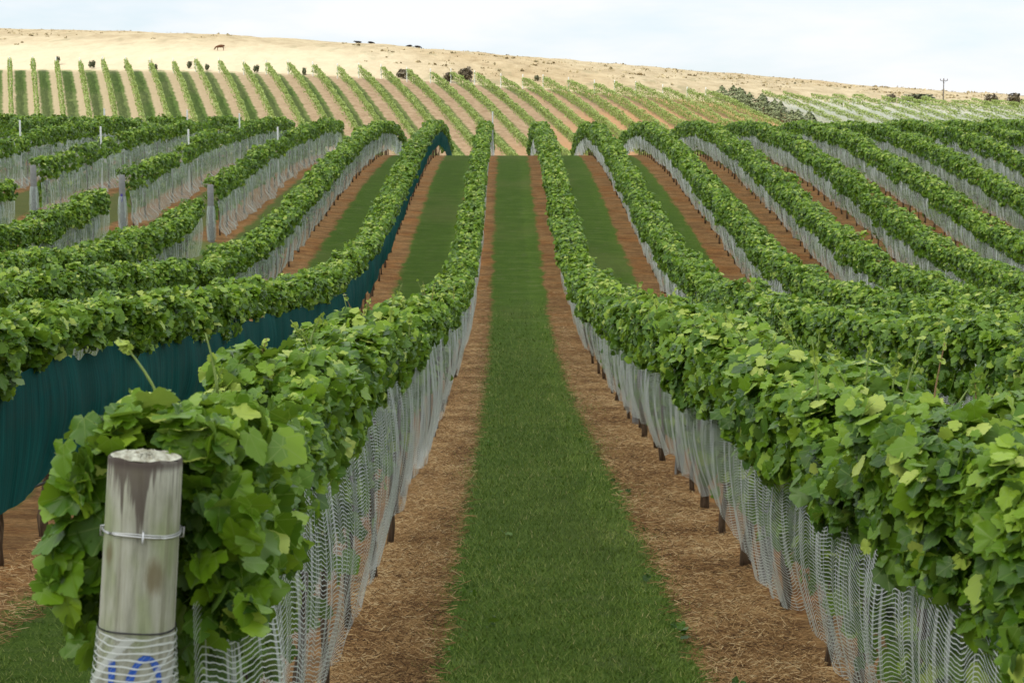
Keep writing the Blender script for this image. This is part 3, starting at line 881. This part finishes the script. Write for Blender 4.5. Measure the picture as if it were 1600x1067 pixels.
def mat_straw():
    N = NT('dry_straw')
    t = N.n('Attribute', attribute_name='tint').outputs['Fac']
    col = N.ramp(t, [(0, (.05, .024, .010)), (.4, (.21, .112, .042)), (.75, (.39, .24, .10)), (1, (.54, .40, .21))])
    return N.end(N.pbsdf(col, .8, .2))
ST = mat_straw()
def straw(N):
    yy = 5.5 + 42 * rng.random(N) ** 2.0
    yy = yy[rng.random(N) > (yy - 8) / 39]; N = len(yy)
    which = rng.random(N)
    cx = np.where(which < .46, -.83 + .46 * rng.random(N) + .05 * rng.standard_normal(N), np.where(which < .88, 1.57 - .56 * rng.random(N) + .05 * rng.standard_normal(N), -3.22 + .65 * rng.random(N)))
    z = hgt(cx, yy)
    q = rng.normal(0, .55, N)                          # mown across the rows
    L = (.02 + .08 * rng.random(N) ** 1.5) * np.interp(yy, [6, 30], [1, 1.8]); w = .0011 * np.interp(yy, [6, 30], [1, 2.2]) * (.7 + .8 * rng.random(N))
    c, s = np.cos(q), np.sin(q)
    lift = .004 + .016 * rng.random(N); tilt = rng.normal(0, .012, N)
    P = np.stack([cx, yy, z + lift], -1)
    D = np.stack([c * L / 2, s * L / 2, tilt], -1); W = np.stack([-s * w, c * w, np.full(N, .0012)], -1)
    V = np.stack([P - D - W, P + D - W, P + D + W, P - D + W], 1).reshape(-1, 4 * 3).reshape(-1, 3)
    ti = np.clip(.5 + .27 * rng.standard_normal(N) + .2 * n2(cx * 2.2, yy * 2.2, 8), 0, 1).repeat(4)
    o = link('straw_litter', mesh_np('straw_litter', V, np.arange(4 * N).reshape(N, 4), False, tint=ti), ST)
    tag(o, 'dry brown straw lying under the vine rows', 'straw', kind='stuff')
straw(150000)
def clippings():
    P, sz = [], []
    for k in range(22):
        y = 7.5 + 13 * random.random() ** 1.2
        x = random.choice([random.gauss(1.02, .12), random.gauss(1.0, .1), random.gauss(-.2, .08), random.gauss(.4, .3)])
        for j in range(random.randint(1, 5)):
            xx, yy = x + random.gauss(0, .03), y + random.gauss(0, .05)
            P.append((xx, yy, H(xx, yy) + .03 + .012 * j)); sz.append(random.uniform(.02, .05))
    P = np.array(P); N = len(P)
    g = leaf_geom(P, np.array([0, -.2, 1]) + .4 * rng.standard_normal((N, 3)), rng.standard_normal((N, 3)), np.array(sz), np.clip(.2 + .2 * rng.standard_normal(N), 0, 1), 0)
    o = link('leaf_clippings', mesh_np('leaf_clippings', g[0], g[1], False, tint=g[2], lu=g[3], lv=g[4]), LEAF)
    tag(o, 'trimmed green vine leaves scattered on the aisle edges', 'leaves', kind='stuff')
clippings()

# ------------------------------------------------------------------ far slope: young rows, windbreak, netted rows
NY = 31
tickpost = plain_post(.05, 1.5, 'row_end_post')
for j in range(-1, NY):
    X0 = FX0 + SP * j
    xf = lambda y, X0=X0: X0 + FD * (np.asarray(y, float) - 180)
    y0, y1 = 143.0, 180.0 + .8 * math.sin(j * 1.7)
    root = empty('young_vine_row', (X0, y1, H(X0, y1)))
    lab = 'young sunlit vine row on the far slope, %s from the left edge' % ORD[j + 1]
    tag(root, lab, 'vine row', 'young vine rows on the far slope')
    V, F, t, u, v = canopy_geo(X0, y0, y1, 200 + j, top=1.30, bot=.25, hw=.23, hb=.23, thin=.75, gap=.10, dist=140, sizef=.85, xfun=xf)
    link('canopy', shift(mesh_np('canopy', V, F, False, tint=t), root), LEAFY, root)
    o = link('row_end_post', tickpost, WHITEP, None, (float(xf(y1 + .3)), y1 + .3, H(float(xf(y1 + .3)), y1 + .3)))
    tag(o, 'small pale end post of the far young vine row %s from the left edge' % ORD[j + 1], 'post', 'end posts of the far young rows')
NW = 15
for j in range(NW):
    X0 = FX0 + SP * (NY + 1.35) + SP * j
    xf = lambda y, X0=X0: X0 + FD * (np.asarray(y, float) - 180)
    y0, y1 = 145.0, 180.0 + .7 * math.sin(j * 2.1)
    root = empty('netted_vine_row', (X0, y1, H(X0, y1)))
    tag(root, 'far vine row among bright white nets, %s right of the conifer windbreak' % ORD[j], 'vine row', 'white netted vine rows on the far slope')
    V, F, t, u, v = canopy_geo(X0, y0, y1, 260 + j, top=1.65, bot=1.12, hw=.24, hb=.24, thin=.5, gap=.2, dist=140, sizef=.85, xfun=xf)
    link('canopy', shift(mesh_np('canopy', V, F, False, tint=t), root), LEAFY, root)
    net('bright white net on the far vine row %s right of the windbreak' % ORD[j], net_mesh(X0, -1, y0, y1, 300 + j, zt=1.25, zb=.15, step=.35, nvr=6, xfun=xf), NETB, group='bright nets on the far slope')

# generic leafy shrub / conifer from clumps of leaf faces
def shrub_mesh(name, seed, w, d, h, n, leaf, cone=False):
    g = np.random.default_rng(seed)
    if cone:
        t = g.random(n) ** 1.3; q0 = g.random() * 6
        r = (1 - t ** 1.8) * .5 * (.5 + .5 * g.random(n)) * (1 + .25 * np.sin(t * 23 + q0)); q = g.random(n) * 2 * math.pi
        P = np.stack([w * r * np.cos(q), d * r * np.sin(q), h * (.06 + .94 * t)], -1)
        nrm = np.stack([np.cos(q), np.sin(q), np.full(n, .5)], -1)
    else:
        K = 9
        cs = np.stack([(g.random(K) - .5) * w * .62, (g.random(K) - .5) * d * .62, h * (.30 + .38 * g.random(K))], -1); cr = (.2 + .14 * g.random(K))
        k = g.integers(0, K, n)
        u = unit(g.standard_normal((n, 3))); rr = (.6 + .45 * g.random(n))[:, None]
        P = cs[k] + u * rr * np.stack([cr[k] * w, cr[k] * d, cr[k] * h * 1.1], -1)
        P[:, 2] = np.maximum(P[:, 2], .05); nrm = u + np.array([0, 0, .3])
    V, F, t_, u_, v_ = leaf_geom(P, nrm + .5 * g.standard_normal((n, 3)), g.standard_normal((n, 3)), leaf * (.6 + .8 * g.random(n)), np.clip(.5 + .25 * g.standard_normal(n), 0, 1), 2)
    return mesh_np(name, V, F, False, tint=t_)
STEM = pymesh('stem', [tube([(0, 0, -.1), (.05, .02, .5), (-.03, .05, 1.1)], [.09, .07, .04], 6)] + [tube([(.03, .02, .4), (s * .35, .1, .9)], [.05, .02], 5) for s in (-1, 1)])
CTR = pymesh('trunk', [tube([(0, 0, -.1), (.02, 0, 1.2), (0, .02, 2.4)], [.09, .06, .02], 6)])
shr = [shrub_mesh('foliage', 60 + k, 2.6, 2.2, 1.7, 420, .26) for k in range(3)]
con = [shrub_mesh('crown', 70 + k, 2.3, 2.3, 3.0, 750, .17, True) for k in range(3)]
def shrub(px, py, scale, label, mat, group, k=0, ymin=150):
    x, y, z = at(px, py, ymin)
    r = empty('shrub', (x, y, z), random.uniform(0, 6)); sc_ = y / 190.0 * (.62 if px < 600 else .85); r.scale = tuple(v * sc_ for v in scale)
    tag(r, label, 'shrub', group)
    f = link('foliage', shr[k].copy(), mat, r); link('stem', STEM, BARK, r)
GS = 'shrubs at the foot of the dry hill'
for i, (px, py, s, lab, m) in enumerate([
        (632, 122, (1.15, 1.1, .75), 'bronze spreading shrub above the young vines, below the black cattle', RUSTM),
        (700, 128, (.75, .75, .75), 'small brown shrub between the two bronze spreading shrubs', RUSTM),
        (727, 127, (.95, .9, 1.15), 'taller bronze shrub with a flat top beside the small brown shrub', RUSTM),
        (152, 107, (.45, .45, .9), 'dark narrow shrub on the dry grass, leftmost on the hill foot', SHRUBM),
        (100, 101, (.42, .42, .9), 'small shrub behind the leftmost young vines', SHRUBM),
        (205, 110, (.55, .5, .6), 'low dark shrub right of the narrow shrub at the hill foot', SHRUBM),
        (247, 110, (.55, .5, .7), 'dark rounded shrub behind young vines below the brown cow', SHRUBM),
        (302, 107, (.4, .4, .8), 'upright small shrub left of the brown cow at the hill foot', SHRUBM),
        (330, 110, (.4, .4, .7), 'small dark shrub below the brown cow at the hill foot', SHRUBM),
        (405, 114, (.4, .4, .9), 'dark upright shrub right of and below the brown cow', SHRUBM),
        (480, 119, (.5, .45, .8), 'dark upright shrub below the gap between brown and black cattle', SHRUBM),
        (840, 127, (.35, .35, .5), 'tiny green shrub alone above the middle of the young vines', SHRUBM),
        (1238, 131, (.12, .12, .14), 'tiny dark shrub alone on the upper hill', SHRUBM),
        (1424, 163, (1.75, 1.4, .85), 'wide dark green shrub left of the power pole', SHRUBM),
        (1390, 161, (.7, .7, .75), 'bronze shrub just left of the wide dark green shrub', RUSTM),
        (1545, 168, (1.05, 1.1, 1.1), 'dark bushy shrub right of the power pole', RUSTM),
        (1575, 168, (1.2, 1.1, 1.15), 'second dark shrub right of the power pole, touching the first', RUSTM),
        (1605, 169, (1.2, 1.1, 1.2), 'dark shrub cut by the right edge of the view', RUSTM)]):
    shrub(px, py, s, lab, m, GS, i % 3, 181)
for k in range(18):
    t = k / 17
    y = 184.5 - 30 * t
    X0 = FX0 + SP * (NY + .4)
    x = X0 + FD * (y - 180) + random.uniform(-.3, .3)
    r = empty('conifer', (x, y, H(x, y)), random.uniform(0, 6)); s = random.uniform(.85, 1.1); r.scale = (s, s, s * random.uniform(.5, .72))
    tag(r, 'grey green young conifer, %s from the top of the windbreak beside the nets' % ORD[k], 'tree', 'conifers of the windbreak row')
    link('crown', con[k % 3], CONM, r); link('trunk', CTR, BARK, r)

def tussocks(N):
    yy = 190 + 320 * rng.random(N); xx = (rng.random(N) * 1700 - 850) / FOC * yy
    k = n2(xx * .03, yy * .015, 21) + .6 * n2(xx * .1, yy * .05, 22) > rng.random(N) * 1.6 - .7
    xx, yy = xx[k], yy[k]; n = len(xx)
    P = np.repeat(np.stack([xx, yy, hgt(xx, yy) + .05], -1), 4, 0) + rng.normal(0, .15, (4 * n, 3)) * np.array([1.6, 1, .25])
    sz = np.repeat(.14 + .30 * rng.random(n) ** 3, 4)
    g = leaf_geom(P, rng.standard_normal((4 * n, 3)) + np.array([0, -.6, .2]), np.array([0, 0, 1.]) + .5 * rng.standard_normal((4 * n, 3)), sz, np.repeat(rng.random(n), 4), 2)
    M = NT('dry_tussock'); t = M.n('Attribute', attribute_name='tint').outputs['Fac']
    m = M.end(M.pbsdf(M.ramp(t, [(0, (.21, .17, .09)), (.5, (.31, .25, .14)), (1, (.43, .36, .22))]), .9, .1))
    o = link('dry_tussocks', mesh_np('dry_tussocks', g[0], g[1], False, tint=g[2]), m)
    tag(o, 'dry grass tussocks dotting the straw coloured hill', 'grass', kind='stuff')
tussocks(11000)

# ------------------------------------------------------------------ cattle
def cow_mesh(name, grazing, lying=False):
    pts = {}; V, E, Rr = [], [], []
    def v(p, r, par=None):
        V.append(p); Rr.append(r)
        if par is not None: E.append((par, len(V) - 1))
        return len(V) - 1
    hip = v((-.70, 0, 1.08), (.30, .32)); mid = v((-.1, 0, 1.02), (.36, .40), hip); sh = v((.55, 0, 1.06), (.30, .36), mid)
    v((-.98, 0, 1.14), (.17, .2), hip)
    t = v((-1.08, 0, 1.0), (.04, .04), len(V) - 1); t = v((-1.12, 0, .55), (.025, .025), t); v((-1.13, 0, .42), (.05, .05), t)
    if grazing:
        n = v((.95, 0, .82), (.17, .2), sh); hd = v((1.22, .03, .42), (.13, .15), n); mz = v((1.36, .05, .16), (.09, .08), hd)
    else:
        n = v((.92, 0, 1.24), (.17, .2), sh); hd = v((1.22, .05, 1.36), (.13, .15), n); mz = v((1.50, .08, 1.20), (.09, .08), hd)
    for s in (-1, 1):
        e = v((V[hd][0] - .05, s * .2, V[hd][2] + .10), (.035, .05), hd)
        a = v((.55, s * .19, .72), (.11, .12), sh); b_ = v((.57, s * .19, .40), (.065, .065), a); c = v((.56, s * .19, .05), (.05, .05), b_); v((.62, s * .19, .02), (.05, .035), c)
        a = v((-.68, s * .19, .76), (.14, .13), hip); b_ = v((-.82, s * .19, .46), (.07, .07), a); c = v((-.76, s * .19, .05), (.05, .05), b_); v((-.70, s * .19, .02), (.05, .035), c)
    me = bpy.data.meshes.new(name); me.from_pydata(V, E, [])
    o = bpy.data.objects.new(name, me); COL.objects.link(o)
    m = o.modifiers.new('skin', 'SKIN')
    for k, r in enumerate(Rr): me.skin_vertices[0].data[k].radius = r
    me.skin_vertices[0].data[0].use_root = True
    s = o.modifiers.new('sub', 'SUBSURF'); s.levels = 2; s.render_levels = 2
    dg = bpy.context.evaluated_depsgraph_get()
    baked = bpy.data.meshes.new_from_object(o.evaluated_get(dg))
    bpy.data.objects.remove(o)
    for p in baked.polygons: p.use_smooth = True
    return baked
cg, cs_ = cow_mesh('grazing_cow', True), cow_mesh('standing_cow', False)
GC = 'cattle on the dry hill'
def cow(x, y, me, mat, rz, label, s=1.0, sink=0.0):
    m = me.copy(); m.materials.clear(); m.materials.append(mat)
    o = link('cow', m, mat, None, (x, y, H(x, y) - sink), (0, 0, rz)); o.scale = (s, s, s)
    tag(o, label, 'cow', GC)
x, y, z = at(350, 79, 185); cow(x, y, cg, COWB, R(184), 'brown cow grazing alone on the dry hillside', max(.5, .9 * y / 400))
def ridge(px, dy=0):
    ys = np.linspace(380, 560, 900); xs = (px - 790) / FOC * ys
    k = int(np.argmax(hgt(xs, ys) / ys)); return float(xs[k] * (ys[k] + dy) / ys[k]), float(ys[k] + dy)
for px, dy, rz, me, lab in ((563, -9, 175, cs_, 'black cow standing on the skyline, left one of the close pair'), (583, -6, 10, cg, 'black cow on the skyline, right one of the close pair'),
                            (641, 14, 200, cg, 'small black cow half hidden behind the ridge'), (655, 10, 3, cg, 'black cow with only its back over the ridge, farthest right')):
    x, y = ridge(px, dy); cow(x, y, me, COWK, R(rz), lab, .9)

# ------------------------------------------------------------------ power pole
x, y, z = at(1468, 165, 183)
pole = empty('power_pole', (x, y, z)); tag(pole, 'thin dark power pole with one crossarm on the right of the hill', 'power pole')
sc = y / 330
ph = 42 / FOC * y
link('pole_shaft', pymesh('pole_shaft', [tube([(0, 0, -.3), (0, 0, ph)], [.07, .05], 10)]), POLEM, pole)
arm = link('crossarm', pymesh('crossarm', [tube([(-.42, -.1, ph - .25), (.42, -.1, ph - .25)], [.035, .035], 4)] + [tube([(s * .28, -.1, ph - .26), (0, -.09, ph - .5)], [.018, .018], 4) for s in (-1, 1)]), POLEM, pole)
for s in (-.38, -.03, .38):
    link('insulator', pymesh('insulator', [tube([(s, -.1, ph - .24), (s, -.1, ph - .16), (s, -.1, ph - .11), (s, -.1, ph - .05)], [.02, .045, .03, .04], 8)]), PORC, arm)

# ------------------------------------------------------------------ light: sky, sun, and the cloud whose shade lies on the near vineyard
SUN_EL = R(46)
sd_ = Vector((-.88, -.47, 0)).normalized()
to_sun = Vector((sd_.x * math.cos(SUN_EL), sd_.y * math.cos(SUN_EL), math.sin(SUN_EL)))
sun = bpy.data.lights.new('sun', 'SUN'); sun.energy = 2.6; sun.angle = R(.6); sun.color = (1, .95, .86)
so = bpy.data.objects.new('sun', sun); COL.objects.link(so)
so.rotation_euler = (-to_sun).to_track_quat('-Z', 'Y').to_euler()

def cloud():
    nq, nr = 96, 22
    V, F = [], []
    Hc = 620.0
    cx, cy = 5 + to_sun.x / to_sun.z * Hc, 8 + to_sun.y / to_sun.z * Hc
    def edge(q):
        c, s = math.cos(q), math.sin(q)
        r = 1 / ((abs(c) / 150) ** 4 + (abs(s) / 92) ** 4) ** .25
        return r
    for side in (1, -1):
        for k in range(nr + 1):
            t = k / nr
            for s in range(nq):
                q = 2 * math.pi * s / nq
                r = edge(q) * t * (1 + .02 * math.sin(5 * q))
                x, y = r * math.cos(q), r * math.sin(q)
                th = math.sqrt(max(0, 1 - t ** 3)) * (30 if side > 0 else 8)
                z = side * th * (1 + .35 * float(n2(x * .03, y * .03, 3)) + .2 * float(n2(x * .08, y * .08, 9)))
                V.append((cx + x, cy + y, Hc + z))
        o = (nr + 1) * nq * (0 if side > 0 else 1)
        for k in range(nr):
            for s in range(nq):
                s2 = (s + 1) % nq
                f = (o + k * nq + s, o + k * nq + s2, o + (k + 1) * nq + s2, o + (k + 1) * nq + s)
                F.append(f if side > 0 else f[::-1])
    N = NT('cloud_vapour')
    d = N.n('BsdfTranslucent', {'Color': (.95, .95, .95, 1)}).outputs[0]
    d2 = N.n('BsdfDiffuse', {'Color': (.9, .9, .9, 1)}).outputs[0]
    m = N.n('MixShader', {0: .5, 1: d, 2: d2}).outputs[0]
    N.end(N.n('MixShader', {0: .58, 1: N.n('BsdfTransparent').outputs[0], 2: m}).outputs[0])
    o = link('cloud', pymesh('cloud', [(V, F)]), N.m)
    tag(o, kind='stuff')
cloud()

W = bpy.data.worlds.new('World'); S.world = W; W.use_nodes = True
nt = W.node_tree; nt.nodes.clear()
sky = nt.nodes.new('ShaderNodeTexSky'); sky.sky_type = 'NISHITA'; sky.sun_disc = False
sky.sun_elevation = SUN_EL; sky.sun_rotation = math.atan2(to_sun.x, to_sun.y)
sky.altitude = 100; sky.air_density = 1.0; sky.dust_density = 1.0; sky.ozone_density = 1.0
tc = nt.nodes.new('ShaderNodeTexCoord')
mp = nt.nodes.new('ShaderNodeVectorMath'); mp.operation = 'MULTIPLY'; mp.inputs[1].default_value = (2.2, 2.2, 9.0)
nt.links.new(tc.outputs['Generated'], mp.inputs[0])
nz = nt.nodes.new('ShaderNodeTexNoise'); nz.inputs['Scale'].default_value = 1.6; nz.inputs['Detail'].default_value = 6; nz.inputs['Roughness'].default_value = .55
nt.links.new(mp.outputs[0], nz.inputs['Vector'])
rp = nt.nodes.new('ShaderNodeValToRGB'); rp.color_ramp.elements[0].position = .40; rp.color_ramp.elements[1].position = .56
rp.color_ramp.elements[0].color = (.05, .05, .05, 1)
nt.links.new(nz.outputs[0], rp.inputs[0])
sx = nt.nodes.new('ShaderNodeSeparateXYZ'); nt.links.new(tc.outputs['Generated'], sx.inputs[0])
mr = nt.nodes.new('ShaderNodeMapRange'); mr.interpolation_type = 'SMOOTHSTEP'; mr.inputs[1].default_value = .08; mr.inputs[2].default_value = .65
nt.links.new(sx.outputs[2], mr.inputs[0])
cm = nt.nodes.new('ShaderNodeMix'); cm.data_type = 'RGBA'                 # overcast deck: brighter overhead than at the horizon
nt.links.new(mr.outputs[0], cm.inputs[0]); cm.inputs[6].default_value = (5.5, 5.6, 5.75, 1); cm.inputs[7].default_value = (11.5, 11.6, 11.4, 1)
mx = nt.nodes.new('ShaderNodeMix'); mx.data_type = 'RGBA'
nt.links.new(rp.outputs[0], mx.inputs[0]); pb = nt.nodes.new('ShaderNodeMix'); pb.data_type = 'RGBA'; pb.inputs[0].default_value = .65; pb.inputs[7].default_value = (4.15, 4.9, 5.6, 1)
nt.links.new(sky.outputs[0], pb.inputs[6]); nt.links.new(pb.outputs[2], mx.inputs[6]); nt.links.new(cm.outputs[2], mx.inputs[7])
bg = nt.nodes.new('ShaderNodeBackground'); bg.inputs[1].default_value = .1
nt.links.new(mx.outputs[2], bg.inputs[0])
wo = nt.nodes.new('ShaderNodeOutputWorld'); nt.links.new(bg.outputs[0], wo.inputs[0])

# ------------------------------------------------------------------ camera and render
cam = bpy.data.cameras.new('camera'); cam.sensor_width = 36; cam.lens = FOC * 36 / 1600
cam.clip_start = .1; cam.clip_end = 5000
cam.dof.use_dof = True; cam.dof.focus_distance = 14; cam.dof.aperture_fstop = 11
co = bpy.data.objects.new('camera', cam); COL.objects.link(co)
co.location = (0, 0, 0)
co.rotation_euler = (math.pi / 2 - TH, 0, -10 / FOC)
S.camera = co
S.view_settings.view_transform = 'Standard'; S.view_settings.look = 'None'; S.view_settings.exposure = 0.85; S.view_settings.gamma = 1
S.cycles.transparent_max_bounces = 24; S.cycles.max_bounces = 6; S.cycles.diffuse_bounces = 3; S.cycles.transmission_bounces = 4; S.cycles.glossy_bounces = 2
S.cycles.use_adaptive_sampling = True
S.cycles.sample_clamp_indirect = 6
